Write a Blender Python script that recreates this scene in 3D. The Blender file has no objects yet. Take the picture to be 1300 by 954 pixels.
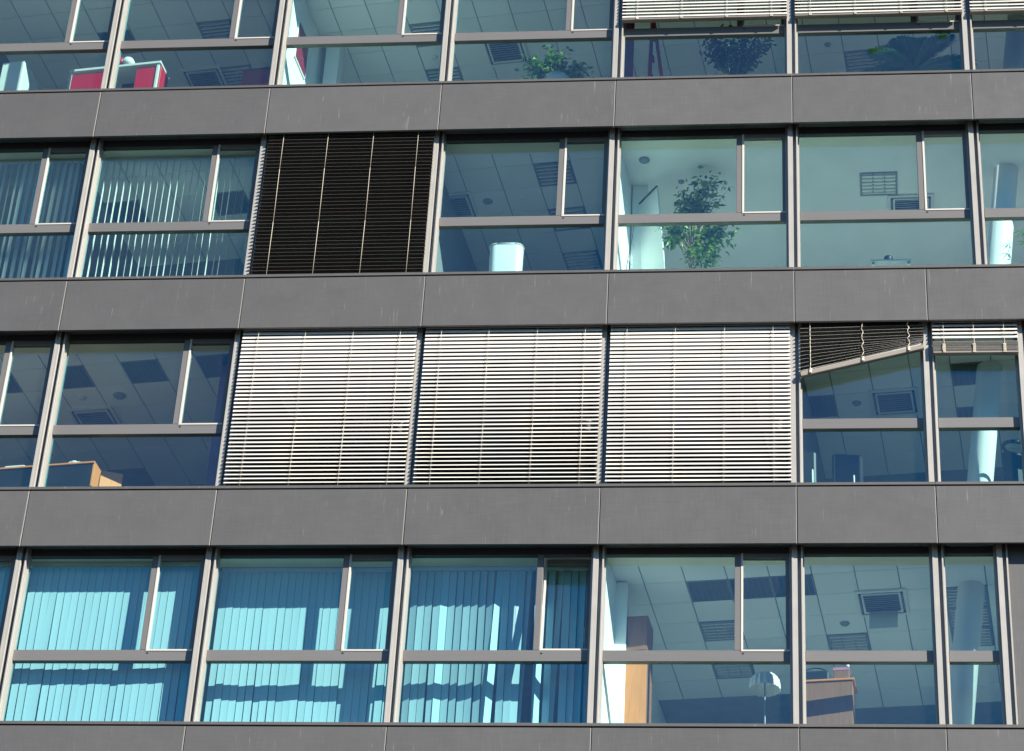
import bpy, bmesh, math, random
from mathutils import Vector, Matrix
random.seed(7)
R = math.radians
sc = bpy.context.scene

# ------------------------------------------------------------------ camera
G = 20.131                      # height of the datum (underside of the lowest grey band) above the street
H, h = 3.6744, 0.9637           # storey height, height of a grey band
cam_d = bpy.data.cameras.new('camera')
cam = bpy.data.objects.new('camera', cam_d)
sc.collection.objects.link(cam)
CR = ((0.9943, 0.0933, 0.0510), (-0.0113, 0.5696, -0.8218), (-0.1057, 0.8166, 0.5675))
m3 = Matrix((CR[0], [-v for v in CR[1]], [-v for v in CR[2]])).transposed()
q = m3.to_quaternion(); q.normalize()
cam.rotation_mode = 'QUATERNION'
cam.rotation_quaternion = q
cam.location = (0.0254, -31.5458, G - 18.5309)
cam_d.sensor_width = 36.0
cam_d.lens = 3400.0 / 1300.0 * 36.0
cam_d.shift_y = -44.0 / 1300.0
cam_d.clip_end = 2000
sc.camera = cam

# ------------------------------------------------------------------ sky, sun, exposure
SUN = Vector((1.25, -1.0, 0.87)).normalized()
world = bpy.data.worlds.new('World'); sc.world = world; world.use_nodes = True
wn = world.node_tree.nodes; wl_ = world.node_tree.links
bg = wn['Background']
sky = wn.new('ShaderNodeTexSky'); sky.sky_type = 'NISHITA'; sky.sun_disc = False
sky.sun_elevation = math.asin(SUN.z); sky.sun_rotation = math.atan2(SUN.x, SUN.y)
sky.air_density = 1.0; sky.dust_density = 0.1; sky.ozone_density = 4.0
tint = wn.new('ShaderNodeVectorMath'); tint.operation = 'MULTIPLY'; tint.inputs[1].default_value = (0.50, 0.92, 1.22)   # deep clear-sky blue
wl_.new(sky.outputs[0], tint.inputs[0])
# thin broken cloud over the whole sky, so the panes do not all mirror the same blue
gco = wn.new('ShaderNodeTexCoord'); cmap = wn.new('ShaderNodeMapping'); cmap.inputs['Scale'].default_value = (1, 1, 2.2)
cn = wn.new('ShaderNodeTexNoise'); cn.inputs['Scale'].default_value = 4.5; cn.inputs['Detail'].default_value = 9; cn.inputs['Roughness'].default_value = 0.6
cr = wn.new('ShaderNodeMapRange'); cr.inputs[1].default_value = 0.50; cr.inputs[2].default_value = 0.72; cr.inputs[3].default_value = 0.0; cr.inputs[4].default_value = 0.22
cmx = wn.new('ShaderNodeMix'); cmx.data_type = 'RGBA'; cmx.inputs['B'].default_value = (6.5, 6.8, 7.0, 1)
wl_.new(gco.outputs['Generated'], cmap.inputs[0]); wl_.new(cmap.outputs[0], cn.inputs['Vector']); wl_.new(cn.outputs[0], cr.inputs[0])
wl_.new(cr.outputs[0], cmx.inputs['Factor']); wl_.new(tint.outputs[0], cmx.inputs['A']); wl_.new(cmx.outputs['Result'], bg.inputs[0])
bg.inputs[1].default_value = 0.05
sd = bpy.data.lights.new('sun', 'SUN'); sun = bpy.data.objects.new('sun', sd)
sc.collection.objects.link(sun)
sun.rotation_euler = (-SUN).to_track_quat('-Z', 'Y').to_euler()
sun.location = (20, -20, G + 30)
sd.energy = 5.0; sd.angle = R(0.5); sd.color = (1.0, 0.93, 0.82)
sc.view_settings.view_transform = 'Standard'; sc.view_settings.look = 'None'
sc.view_settings.gamma = 1.0; sc.view_settings.use_curve_mapping = False
sc.view_settings.exposure = 1.35
sc.render.engine = 'CYCLES'
cy = sc.cycles
cy.use_denoising = True
cy.max_bounces = 10; cy.diffuse_bounces = 5; cy.glossy_bounces = 4; cy.transmission_bounces = 6
cy.transparent_max_bounces = 24; cy.sample_clamp_indirect = 6.0; cy.caustics_reflective = False

# ------------------------------------------------------------------ materials
def base(name):
    m = bpy.data.materials.new(name); m.use_nodes = True
    nt = m.node_tree
    return m, nt.nodes, nt.links, nt.nodes['Principled BSDF']

def pm(name, col, rough=0.6, metal=0.0, var=0.12, scale=6.0, rnd=0.08, bump=0.0, stretch=(1, 1, 1), spec=0.5):
    """plain procedural material: colour varied by noise and a little per object"""
    m, n, l, p = base(name)
    tc = n.new('ShaderNodeTexCoord'); mp = n.new('ShaderNodeMapping'); mp.inputs['Scale'].default_value = stretch
    nz = n.new('ShaderNodeTexNoise'); nz.inputs['Scale'].default_value = scale; nz.inputs['Detail'].default_value = 5
    oi = n.new('ShaderNodeObjectInfo')
    l.new(tc.outputs['Object'], mp.inputs[0]); l.new(mp.outputs[0], nz.inputs['Vector'])
    mr = n.new('ShaderNodeMapRange'); mr.inputs[1].default_value = 0.25; mr.inputs[2].default_value = 0.75
    mr.inputs[3].default_value = 1 - var; mr.inputs[4].default_value = 1 + var
    l.new(nz.outputs[0], mr.inputs[0])
    mo = n.new('ShaderNodeMapRange'); mo.inputs[3].default_value = 1 - rnd; mo.inputs[4].default_value = 1 + rnd
    l.new(oi.outputs['Random'], mo.inputs[0])
    mu = n.new('ShaderNodeMath'); mu.operation = 'MULTIPLY'
    l.new(mr.outputs[0], mu.inputs[0]); l.new(mo.outputs[0], mu.inputs[1])
    vm = n.new('ShaderNodeVectorMath'); vm.operation = 'SCALE'; vm.inputs[0].default_value = col[:3]
    l.new(mu.outputs[0], vm.inputs['Scale']); l.new(vm.outputs[0], p.inputs['Base Color'])
    p.inputs['Roughness'].default_value = rough; p.inputs['Metallic'].default_value = metal
    p.inputs['Specular IOR Level'].default_value = spec
    if bump:
        b = n.new('ShaderNodeBump'); b.inputs['Strength'].default_value = bump; b.inputs['Distance'].default_value = 0.01
        l.new(nz.outputs[0], b.inputs['Height']); l.new(b.outputs[0], p.inputs['Normal'])
    return m

def panel_material():
    """satin dark metal sheet: fine cross-hatched brushing, soft clouding and a few pale run marks"""
    m, n, l, p = base('spandrel metal')
    tc = n.new('ShaderNodeTexCoord'); oi = n.new('ShaderNodeObjectInfo')
    off = n.new('ShaderNodeVectorMath'); off.operation = 'ADD'
    sc_ = n.new('ShaderNodeVectorMath'); sc_.operation = 'SCALE'; sc_.inputs[0].default_value = (37, 11, 23)
    l.new(oi.outputs['Random'], sc_.inputs['Scale']); l.new(tc.outputs['Object'], off.inputs[0]); l.new(sc_.outputs[0], off.inputs[1])
    def noise(st, scale, det=4):
        mp = n.new('ShaderNodeMapping'); mp.inputs['Scale'].default_value = st
        nz = n.new('ShaderNodeTexNoise'); nz.inputs['Scale'].default_value = scale; nz.inputs['Detail'].default_value = det
        l.new(off.outputs[0], mp.inputs[0]); l.new(mp.outputs[0], nz.inputs['Vector']); return nz.outputs[0]
    def rng(s, a, b, c, d):
        mr = n.new('ShaderNodeMapRange'); mr.inputs[1].default_value = a; mr.inputs[2].default_value = b
        mr.inputs[3].default_value = c; mr.inputs[4].default_value = d; l.new(s, mr.inputs[0]); return mr.outputs[0]
    def math_(op, a, b):
        k = n.new('ShaderNodeMath'); k.operation = op
        l.new(a, k.inputs[0]); l.new(b, k.inputs[1]); return k.outputs[0]
    cloud = rng(noise((1, 1, 1), 1.6), 0.3, 0.7, 0.955, 1.045)
    brush_h = rng(noise((1.2, 1, 40), 3.0), 0.3, 0.7, 0.94, 1.06)
    brush_v = rng(noise((40, 1, 1.2), 3.0), 0.3, 0.7, 0.94, 1.06)
    runs = rng(noise((16, 1, 0.8), 2.4, 3), 0.62, 0.74, 0.0, 1.0)
    spots = rng(noise((5, 1, 2.2), 1.7, 2), 0.50, 0.64, 0.0, 0.8)
    obj = rng(oi.outputs['Random'], 0, 1, 0.93, 1.07)
    f = math_('MULTIPLY', math_('MULTIPLY', cloud, obj), math_('MULTIPLY', brush_h, brush_v))
    f = math_('ADD', f, math_('MULTIPLY', runs, spots))
    vm = n.new('ShaderNodeVectorMath'); vm.operation = 'SCALE'; vm.inputs[0].default_value = (0.084, 0.0825, 0.082)
    l.new(f, vm.inputs['Scale']); l.new(vm.outputs[0], p.inputs['Base Color'])
    p.inputs['Metallic'].default_value = 0.1; p.inputs['Specular IOR Level'].default_value = 0.35
    l.new(rng(noise((1, 1, 1), 5.0), 0.3, 0.7, 0.42, 0.5), p.inputs['Roughness'])
    b = n.new('ShaderNodeBump'); b.inputs['Strength'].default_value = 0.03; b.inputs['Distance'].default_value = 0.02
    l.new(noise((1, 1, 1), 0.9, 2), b.inputs['Height']); l.new(b.outputs[0], p.inputs['Normal'])
    return m

def glass_material():
    """coated solar-control sheet glass: tinted straight-through view plus a mirror layer by angle and a trace of dust"""
    m, n, l, p = base('coated glass'); n.remove(p)
    out = n['Material Output']
    tr = n.new('ShaderNodeBsdfTransparent'); tr.inputs[0].default_value = (0.845, 0.965, 0.955, 1)
    gl = n.new('ShaderNodeBsdfGlossy'); gl.inputs['Roughness'].default_value = 0.0; gl.inputs[0].default_value = (0.18, 0.80, 1.0, 1)
    tc = n.new('ShaderNodeTexCoord'); nz = n.new('ShaderNodeTexNoise'); nz.inputs['Scale'].default_value = 0.9
    bp = n.new('ShaderNodeBump'); bp.inputs['Strength'].default_value = 0.02; bp.inputs['Distance'].default_value = 0.05
    l.new(tc.outputs['Object'], nz.inputs['Vector']); l.new(nz.outputs[0], bp.inputs['Height']); l.new(bp.outputs[0], gl.inputs['Normal'])
    # Schlick mirror term from the facing angle: the same on both sides of the sheet
    lw = n.new('ShaderNodeLayerWeight'); lw.inputs[0].default_value = 0.5
    pw = n.new('ShaderNodeMath'); pw.operation = 'POWER'; pw.inputs[1].default_value = 5.0
    l.new(lw.outputs['Facing'], pw.inputs[0])
    ma = n.new('ShaderNodeMath'); ma.operation = 'MULTIPLY_ADD'; ma.inputs[1].default_value = 0.85; ma.inputs[2].default_value = 0.085; ma.use_clamp = True
    l.new(pw.outputs[0], ma.inputs[0])
    mx = n.new('ShaderNodeMixShader'); l.new(ma.outputs[0], mx.inputs[0]); l.new(tr.outputs[0], mx.inputs[1]); l.new(gl.outputs[0], mx.inputs[2])
    df = n.new('ShaderNodeBsdfDiffuse'); df.inputs[0].default_value = (0.5, 0.5, 0.5, 1)
    n2 = n.new('ShaderNodeTexNoise'); n2.inputs['Scale'].default_value = 2.0; n2.inputs['Detail'].default_value = 6
    l.new(tc.outputs['Object'], n2.inputs['Vector'])
    mr = n.new('ShaderNodeMapRange'); mr.inputs[3].default_value = 0.002; mr.inputs[4].default_value = 0.012; l.new(n2.outputs[0], mr.inputs[0])
    m2 = n.new('ShaderNodeMixShader'); l.new(mr.outputs[0], m2.inputs[0]); l.new(mx.outputs[0], m2.inputs[1]); l.new(df.outputs[0], m2.inputs[2])
    l.new(m2.outputs[0], out.inputs[0])
    return m

def leaf_material(name, col):
    m = pm(name, col, 0.4, 0, 0.35, 9.0, 0.05)
    n, l = m.node_tree.nodes, m.node_tree.links; p = n['Principled BSDF']
    tl = n.new('ShaderNodeBsdfTranslucent'); tl.inputs[0].default_value = (col[0] * 1.6, col[1] * 1.6, col[2], 1)
    mx = n.new('ShaderNodeMixShader'); mx.inputs[0].default_value = 0.3
    l.new(p.outputs[0], mx.inputs[1]); l.new(tl.outputs[0], mx.inputs[2]); l.new(mx.outputs[0], n['Material Output'].inputs[0])
    return m

M = dict(
    panel=panel_material(), glass=glass_material(),
    alu=pm('anodised frame', (0.335, 0.318, 0.288), 0.42, 0.25, 0.06, 3.0, 0.05, stretch=(1, 1, 1)),
    alu_t=pm('anodised transom', (0.148, 0.141, 0.135), 0.42, 0.25, 0.06, 3.0, 0.05, stretch=(0.4, 1, 14)),
    head_shade=pm('shaded window head', (0.055, 0.055, 0.06), 0.45, 0.1, 0.06),  # darker than the frame: shade under the grey band put into the colour
    alu_lit=pm('sunlit frame edge', (0.50, 0.465, 0.41), 0.4, 0.2, 0.05, 3.0, 0.04),  # paler than the frame: sunlight on the sash edges painted in
    recess_shade=pm('shade-dark recess', (0.014, 0.015, 0.022), 0.5, 0.2, 0.1),  # nearly black, painting in the shade inside the blind pocket
    box=pm('blind box', (0.028, 0.024, 0.026), 0.45, 0.3, 0.15, 4.0, stretch=(0.3, 1, 12)),
    slat=pm('slat enamel', (0.60, 0.575, 0.53), 0.35, 0.1, 0.04, 2.0, 0.07),
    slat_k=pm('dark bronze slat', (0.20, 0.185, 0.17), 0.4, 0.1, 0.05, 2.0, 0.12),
    slat_shade=pm('shaded slat underside', (0.012, 0.011, 0.011), 0.5, 0.1, 0.06, 2.0, 0.1),  # shade on the down-facing side of the slats put into the colour
    rail=pm('blind bottom rail', (0.26, 0.225, 0.19), 0.45, 0.2, 0.12, 3.0, 0.05, stretch=(0.5, 1, 30)),
    cord=pm('blind cord', (0.46, 0.41, 0.33), 0.8, 0, 0.1),
    tile=pm('ceiling tile', (0.86, 0.87, 0.86), 0.9, 0, 0.04, 40.0, 0.04, bump=0.1),
    plaster=pm('white plaster', (0.84, 0.85, 0.83), 0.85, 0, 0.04, 2.0, 0.02),
    void=pm('ceiling grid', (0.28, 0.29, 0.30), 0.7, 0, 0.1),
    carpet=pm('dark carpet', (0.20, 0.19, 0.18), 0.95, 0, 0.1, 30.0),
    carpet_m=pm('grey carpet', (0.50, 0.48, 0.45), 0.95, 0, 0.1, 30.0),
    floor=pm('office floor', (0.86, 0.85, 0.81), 0.55, 0, 0.08, 4.0),
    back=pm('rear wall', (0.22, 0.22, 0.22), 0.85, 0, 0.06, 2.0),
    vane=pm('blind fabric', (0.41, 0.59, 0.66), 0.8, 0, 0.05, 20.0, 0.05, stretch=(1, 1, 6)),
    vane_w=pm('white blind fabric', (0.76, 0.77, 0.72), 0.8, 0, 0.05, 20.0, 0.05, stretch=(1, 1, 6)),
    white=pm('white plastic', (0.80, 0.80, 0.77), 0.4, 0, 0.03),
    pale=pm('pale laminate', (0.66, 0.67, 0.63), 0.45, 0, 0.04),
    red=pm('red laminate', (0.50, 0.012, 0.03), 0.4, 0, 0.06),
    redp=pm('dark red print', (0.22, 0.012, 0.03), 0.5, 0, 0.1),
    dark=pm('black plastic', (0.018, 0.019, 0.022), 0.45, 0, 0.1),
    wood=pm('orange beech', (0.72, 0.25, 0.075), 0.5, 0, 0.12, 5.0, stretch=(8, 8, 0.7)),
    woodd=pm('brown wood', (0.30, 0.13, 0.075), 0.5, 0, 0.15, 5.0, stretch=(8, 8, 0.7)),
    mauve=pm('mauve laminate', (0.50, 0.19, 0.26), 0.5, 0, 0.08),
    metal=pm('louvre aluminium', (0.75, 0.76, 0.78), 0.18, 0.9, 0.03),
    fitting=pm('grey fitting', (0.26, 0.27, 0.28), 0.5, 0, 0.08),
    fitting2=pm('dim rib', (0.15, 0.155, 0.16), 0.5, 0, 0.08),
    grill=pm('grille grey', (0.10, 0.105, 0.11), 0.5, 0.0, 0.08),
    column=pm('column paint', (0.78, 0.79, 0.78), 0.7, 0, 0.03, 2.0),
    concrete=pm('concrete', (0.30, 0.295, 0.285), 0.85, 0, 0.12, 2.0, bump=0.1),
    ground=pm('paving', (0.065, 0.065, 0.065), 0.9, 0, 0.2, 0.4),
    bark=pm('bark', (0.30, 0.22, 0.14), 0.8, 0, 0.2, 20.0),
    pot=pm('planter', (0.55, 0.56, 0.54), 0.5, 0, 0.05),
    leaf=leaf_material('ficus leaf', (0.13, 0.27, 0.05)),
    leaf_d=leaf_material('dark leaf', (0.04, 0.10, 0.04)),
    leaf_b=leaf_material('bright leaf', (0.26, 0.40, 0.08)),
)

# ------------------------------------------------------------------ builders
col = sc.collection.objects
WL = {}                                     # world position of unrotated parents

def put(name, me, parent=None, loc=(0, 0, 0), rot=None):
    o = bpy.data.objects.new(name, me); col.link(o)
    o.location = loc
    if rot is not None: o.rotation_euler = rot
    if parent is not None: o.parent = parent
    return o

def tag(o, label, cat, group=None):
    o['label'] = label; o['category'] = cat
    if group: o['group'] = group
    return o

def empty(name, loc, rz=0.0):
    o = put(name, None, None, loc, (0, 0, rz)); o.empty_display_size = 0.2
    WL[o] = Vector(loc); return o

def bm_box(bm, x0, x1, y0, y1, z0, z1, bev=0.0, mat=0):
    r = bmesh.ops.create_cube(bm, size=1.0)
    vs = r['verts']
    for v in vs:
        v.co = Vector(((x0 + x1) / 2 + v.co.x * (x1 - x0), (y0 + y1) / 2 + v.co.y * (y1 - y0), (z0 + z1) / 2 + v.co.z * (z1 - z0)))
    fs = set(f for v in vs for f in v.link_faces)
    for f in fs: f.material_index = mat
    if bev:
        es = list(set(e for v in vs for e in v.link_edges))
        rb = bmesh.ops.bevel(bm, geom=es, offset=bev, segments=1, affect='EDGES', profile=0.5)
        for f in rb['faces']: f.material_index = mat

def bm_tube(bm, p0, p1, r0, r1=None, n=8, caps=True):
    p0, p1 = Vector(p0), Vector(p1); r1 = r0 if r1 is None else r1
    d = (p1 - p0)
    if d.length < 1e-6: return
    qd = d.to_track_quat('Z', 'Y').to_matrix()
    a = [bm.verts.new(p0 + qd @ Vector((math.cos(t) * r0, math.sin(t) * r0, 0))) for t in (2 * math.pi * i / n for i in range(n))]
    b = [bm.verts.new(p1 + qd @ Vector((math.cos(t) * r1, math.sin(t) * r1, 0))) for t in (2 * math.pi * i / n for i in range(n))]
    for i in range(n):
        f = bm.faces.new((a[i], a[(i + 1) % n], b[(i + 1) % n], b[i])); f.smooth = True
    if caps:
        bm.faces.new(a[::-1]); bm.faces.new(b)

def bm_lathe(bm, prof, n=24, c=(0, 0, 0)):
    rings = []
    for r, z in prof:
        rings.append([bm.verts.new((c[0] + r * math.cos(2 * math.pi * i / n), c[1] + r * math.sin(2 * math.pi * i / n), c[2] + z)) for i in range(n)])
    for a, b in zip(rings, rings[1:]):
        for i in range(n):
            f = bm.faces.new((a[i], a[(i + 1) % n], b[(i + 1) % n], b[i])); f.smooth = True
    bm.faces.new(rings[0][::-1]); bm.faces.new(rings[-1])

def mesh(name, bm, *mats):
    me = bpy.data.meshes.new(name); bm.to_mesh(me); bm.free()
    for k in mats: me.materials.append(M[k])
    return me

_cache = {}
def box_mesh(dx, dy, dz, mat, bev):
    k = (round(dx, 4), round(dy, 4), round(dz, 4), mat, bev)
    if k not in _cache:
        bm = bmesh.new(); bm_box(bm, -dx / 2, dx / 2, -dy / 2, dy / 2, -dz / 2, dz / 2, bev)
        _cache[k] = mesh('box', bm, mat)
    return _cache[k]

def bx(name, x0, x1, y0, y1, z0, z1, mat, parent=None, bev=0.0):
    """box given in datum coordinates (z from the datum G)"""
    c = Vector(((x0 + x1) / 2, (y0 + y1) / 2, G + (z0 + z1) / 2))
    w = c.copy()
    if parent is not None: c = c - WL[parent]
    o = put(name, box_mesh(abs(x1 - x0), abs(y1 - y0), abs(z1 - z0), mat, bev), parent, c)
    WL[o] = w
    return o

def lb(name, x0, x1, y0, y1, z0, z1, mat, parent, bev=0.0):
    """box in the parent's own coordinates"""
    return put(name, box_mesh(abs(x1 - x0), abs(y1 - y0), abs(z1 - z0), mat, bev), parent, ((x0 + x1) / 2, (y0 + y1) / 2, (z0 + z1) / 2))

def struct(o): o['kind'] = 'structure'; return o

# ------------------------------------------------------------------ ground and building mass
bm = bmesh.new(); bmesh.ops.create_grid(bm, x_segments=8, y_segments=8, size=600)
struct(put('ground', mesh('ground', bm, 'ground')))

bld = empty('office_building', (0, 0, 0))
tag(bld, 'office building facade of dark grey metal bands and continuous rows of tinted windows', 'building')
XL, XR, DB = -14.2, 7.0, 7.6
bx('lower_wall', XL, XR, 0.05, DB, -20.131, -3.70, 'concrete', bld)
bx('upper_wall', XL, XR, 0.05, DB, 3 * H + 1.0, 3 * H + 5.0, 'concrete', bld)
bx('rear_wall', XL, XR, DB, DB + 0.2, -3.70, 3 * H + 1.0, 'back', bld)
bx('side_wall', XL - 0.2, XL, 0.05, DB + 0.2, -3.70, 3 * H + 1.0, 'back', bld)
bx('side_wall', XR, XR + 0.2, 0.05, DB + 0.2, -3.70, 3 * H + 1.0, 'plaster', bld)

BW = 2.7
def joints(level):
    """x of the vertical joints of a grey band; level -1 is the lowest one"""
    left = [k * BW for k in range(-5, 1)]
    return [XL] + left + ([BW, 2 * BW, XR] if level == 2 or level == 3 else [1.886, 4.9, XR])
def bays(row):
    """(x0, x1, has opening sash); rows counted 0 (lowest) to 3"""
    b = [(k * BW, (k + 1) * BW, True) for k in range(-5, 0)]
    if row >= 2: return b + [(0, BW, True), (BW, 2 * BW, True)]
    if row == 1: return b + [(0, 1.886, False), (1.886, 3.215, False)]
    return b + [(0, 1.886, False), (1.886, 2.745, False)]

# grey bands: one sheet-metal panel between each pair of joints
for lev in range(-1, 4):
    z = lev * H
    J = joints(lev)
    for a, b in zip(J, J[1:]):
        p = bx('spandrel_panel', a + 0.009, b - 0.009, 0.0, 0.04, z, z + h - 0.066, 'panel', bld, 0.003)
        p.rotation_euler = (random.uniform(-.0015, .0015), 0, random.uniform(-.0015, .0015))
        bx('sill_flashing', a + 0.002, b - 0.002, -0.006, 0.27, z + h - 0.046, z + h, 'panel', bld, 0.003)
    for a in J[1:-1]: bx('joint_backing', a - 0.03, a + 0.03, 0.0415, 0.049, z + 0.001, z + h - 0.068, 'recess_shade', bld); bx('joint_strip', a - 0.0085, a - 0.002, 0.006, 0.041, z + 0.002, z + h - 0.068, 'alu', bld)
    bx('spandrel_wall', XL, XR, 0.05, 0.26, z + 0.285, z + h - 0.05, 'recess_shade', bld)
    bx('parapet', XL, XR, 0.262, 0.36, z + 0.262, z + h - 0.022, 'plaster', bld)
    bx('bounce_ledge', XL, XR, 0.3605, 0.70, z + h - 0.055, z + h - 0.021, 'white', bld)  # unseen white ledge added to bounce sunlight up to the ceiling
    bx('soffit', XL, XR, 0.043, 0.262, z + 0.262, z + 0.283, 'recess_shade', bld)
    # floor above and the ceiling below this band
    struct(bx('floor', XL, XR, 0.362, DB, z + 0.32, z + h - 0.30, {-1: 'floor', 0: 'carpet_m', 1: 'floor', 2: 'carpet_m', 3: 'floor'}[lev]))

ANG = -0.1156
U = Vector((math.cos(ANG), math.sin(ANG))); V = Vector((-math.sin(ANG), math.cos(ANG)))
T = 0.588
ceilings = []
for r in range(4):
    c = bx('ceiling', XL, XR, 0.70, DB, r * H + 0.078, r * H + 0.31, 'void'); struct(c)
    bx('ceiling_border', XL, XR, 0.362, 0.67, r * H + 0.03, r * H + 0.31, 'plaster', c)
    ceilings.append(c)
bx('plain_ceiling', -2.62, XR, 0.672, DB, 2 * H + 0.031, 2 * H + 0.076, 'plaster', ceilings[2])

# ------------------------------------------------------------------ window walls
def mullion(x, row):
    zs, zt = (row - 1) * H + h, row * H
    bm = bmesh.new()
    z0, z1 = 0.0, zt - zs + 0.255
    bm_box(bm, -0.075, -0.001, 0.165, 0.36, z0, z1, 0.002)
    bm_box(bm, -0.0745, -0.05, 0.158, 0.1655, z0, z1)
    bm_box(bm, -0.001, 0.049, 0.26, 0.36, z0, z1)
    bm_box(bm, 0.049, 0.072, 0.165, 0.36, z0, z1, 0.002)
    k = ('mull', row)
    if k not in _cache: _cache[k] = mesh('mullion', bm, 'alu')
    else: bm.free()
    put('mullion', _cache[k], bld, (x, 0, G + zs))

def window(row, x0, x1, sash, ajar=False):
    zs, zt = (row - 1) * H + h, row * H
    L, Rr = x0 + 0.073, x1 - 0.076
    w = Rr - L; hh = zt - zs
    bm = bmesh.new()                         # fixed frame, origin at its lower left corner
    bm_box(bm, 0, 0.022, 0.262, 0.345, 0, hh + 0.25)
    bm_box(bm, w - 0.035, w, 0.262, 0.345, 0, hh + 0.25)
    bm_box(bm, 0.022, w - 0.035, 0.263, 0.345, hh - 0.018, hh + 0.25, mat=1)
    bm_box(bm, 0.022, w - 0.035, 0.263, 0.345, 0, 0.07)
    f = put('window', mesh('window', bm, 'alu', 'head_shade'), bld, (L, 0, G + zs))
    W0 = Vector((L, 0, G + zs))
    def sub(name, a, b, c, d, e, g, mat, bev=0.0):
        o = put(name, box_mesh(b - a, d - c, g - e, mat, bev), f, ((a + b) / 2, (c + d) / 2, (e + g) / 2))
        if mat == 'glass': o.rotation_euler = (random.uniform(-.004, .004), 0, random.uniform(-.004, .004))
        return o
    t0, t1 = 1.045, 1.212
    sub('transom', 0.023, w - 0.036, 0.256, 0.345, t0, t1, 'alu_t', 0.003)
    # flat gasket shadow gap under the transom
    sub('pane', 0.023, w - 0.036, 0.298, 0.308, 0.071, t0 - 0.001, 'glass')
    top = hh - 0.019
    if sash:
        pc = 1.905 - 0.073
        sub('post', pc - 0.055, pc + 0.03, 0.256, 0.345, t1 + 0.001, top, 'alu_t', 0.003)
        sub('pane', 0.023, pc - 0.056, 0.298, 0.308, t1 + 0.001, top, 'glass')
        a, b = pc + 0.031, w - 0.036
        bm = bmesh.new(); fw_ = 0.05
        sh = top - t1 + 0.03; sw = b - a
        bm_box(bm, 0, fw_ * 0.6, -0.008, 0.07, 0.028, sh, 0.002, 1)
        bm_box(bm, sw - fw_, sw, 0, 0.07, 0.028, sh, 0.002)
        bm_box(bm, 0, sw - 0.002, -0.008, 0.07, 0, 0.0275, 0.002, 1)
        bm_box(bm, fw_ * 0.6, sw - fw_, 0, 0.07, sh - 0.075, sh, 0.002)
        s = put('sash_frame', mesh('sash_frame', bm, 'alu_t', 'alu_lit'), f, (a, 0.2555 if not ajar else 0.272, t1 - 0.02 if not ajar else t1 + 0.002))
        pn = put('pane', box_mesh(sw - fw_ * 1.7, 0.01, sh - 0.115, 'glass', 0.0), f,
                 (a + fw_ * 0.7 + (sw - fw_ * 1.7) / 2, s.location.y + 0.045, s.location.z + 0.04 + (sh - 0.115) / 2))
        if ajar:
            ta = -0.115
            s.rotation_euler = (ta, 0, 0)
            pn.rotation_euler = (ta, 0, 0)
            zc = 0.04 + (sh - 0.115) / 2
            pn.location = (pn.location.x, s.location.y + 0.045 * math.cos(ta) - zc * math.sin(ta), s.location.z + 0.045 * math.sin(ta) + zc * math.cos(ta))
        sub('drain_cap', pc + 0.05, pc + 0.075, 0.25, 0.257, t1 - 0.058, t1 - 0.04, 'dark')
    else:
        sub('pane', 0.023, w - 0.036, 0.298, 0.308, t1 + 0.001, top, 'glass')
    return f

BLIND = {(2, -3), (1, -3), (1, -2), (1, -1), (1, 0), (1, 1), (3, -1), (3, 0), (3, 1)}
for row in range(4):
    B = bays(row)
    for i, (a, b, s) in enumerate(B):
        k = i - 5
        mullion(a, row)
        window(row, a, b, s, ajar=(row == 0 and k == -2))
        if (row, k) not in BLIND:
            zt = row * H
            bm = bmesh.new(); w = b - a - 0.17
            bm_box(bm, 0, w, 0, 0.085, 0, 0.19, 0.004)
            bm_box(bm, 0, w, -0.008, 0.093, -0.018, -0.001, 0.003)
            for q_ in (0.1, 0.37, 0.63, 0.9):
                bm_box(bm, w * q_ - 0.012, w * q_ + 0.012, -0.012, -0.002, -0.02, 0.02)
            put('blind_box', mesh('blind_box', bm, 'box'), bld, (a + 0.085, 0.075, G + zt + 0.055))
    mullion(B[-1][1], row)
    if row < 2:
        x = B[-1][1] + 0.078
        zs = (row - 1) * H + h
        xe = 3.20 if row == 0 else 3.37
        bx('wall_panel', x, xe, 0.235, 0.35, zs, zs + H - h + 0.255, 'panel', bld, 0.003)
        mullion(xe + 0.078, row); window(row, xe + 0.078, 6.2, True); mullion(6.2, row)
        bx('wall_panel', 6.28, XR, 0.235, 0.35, zs, zs + H - h + 0.255, 'panel', bld, 0.003)

# ------------------------------------------------------------------ interior walls and column
def partition(row, x, y0=0.364, length=6.6, t=0.10, mat='plaster'):
    zf, zt = (row - 1) * H + h - 0.298, row * H + 0.026
    o = put('partition_wall', box_mesh(t, length, zt - zf, mat, 0.0), None,
            (x + V.x * length / 2, y0 + 0.02 + V.y * length / 2, G + (zf + zt) / 2), (0, 0, ANG))
    struct(o); return o
partition(0, -2.66)
partition(1, -8.02, mat='back'); partition(1, -0.05, mat='back')
partition(2, -8.05, mat='back'); partition(2, -5.62, mat='back'); partition(2, -2.70)
partition(3, -8.12)

bm = bmesh.new()
za, zb = -3.0, 3 * H + 0.06
bm_tube(bm, (2.42 + 0.118 * (za - 0.28), 1.30, za), (2.42 + 0.118 * (zb - 0.28), 1.30, zb), 0.185, 0.185, 28)
tag(put('column', mesh('column', bm, 'column'), None, (0, 0, G)), 'leaning round white column rising through all floors behind the right-hand windows', 'column')

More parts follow.
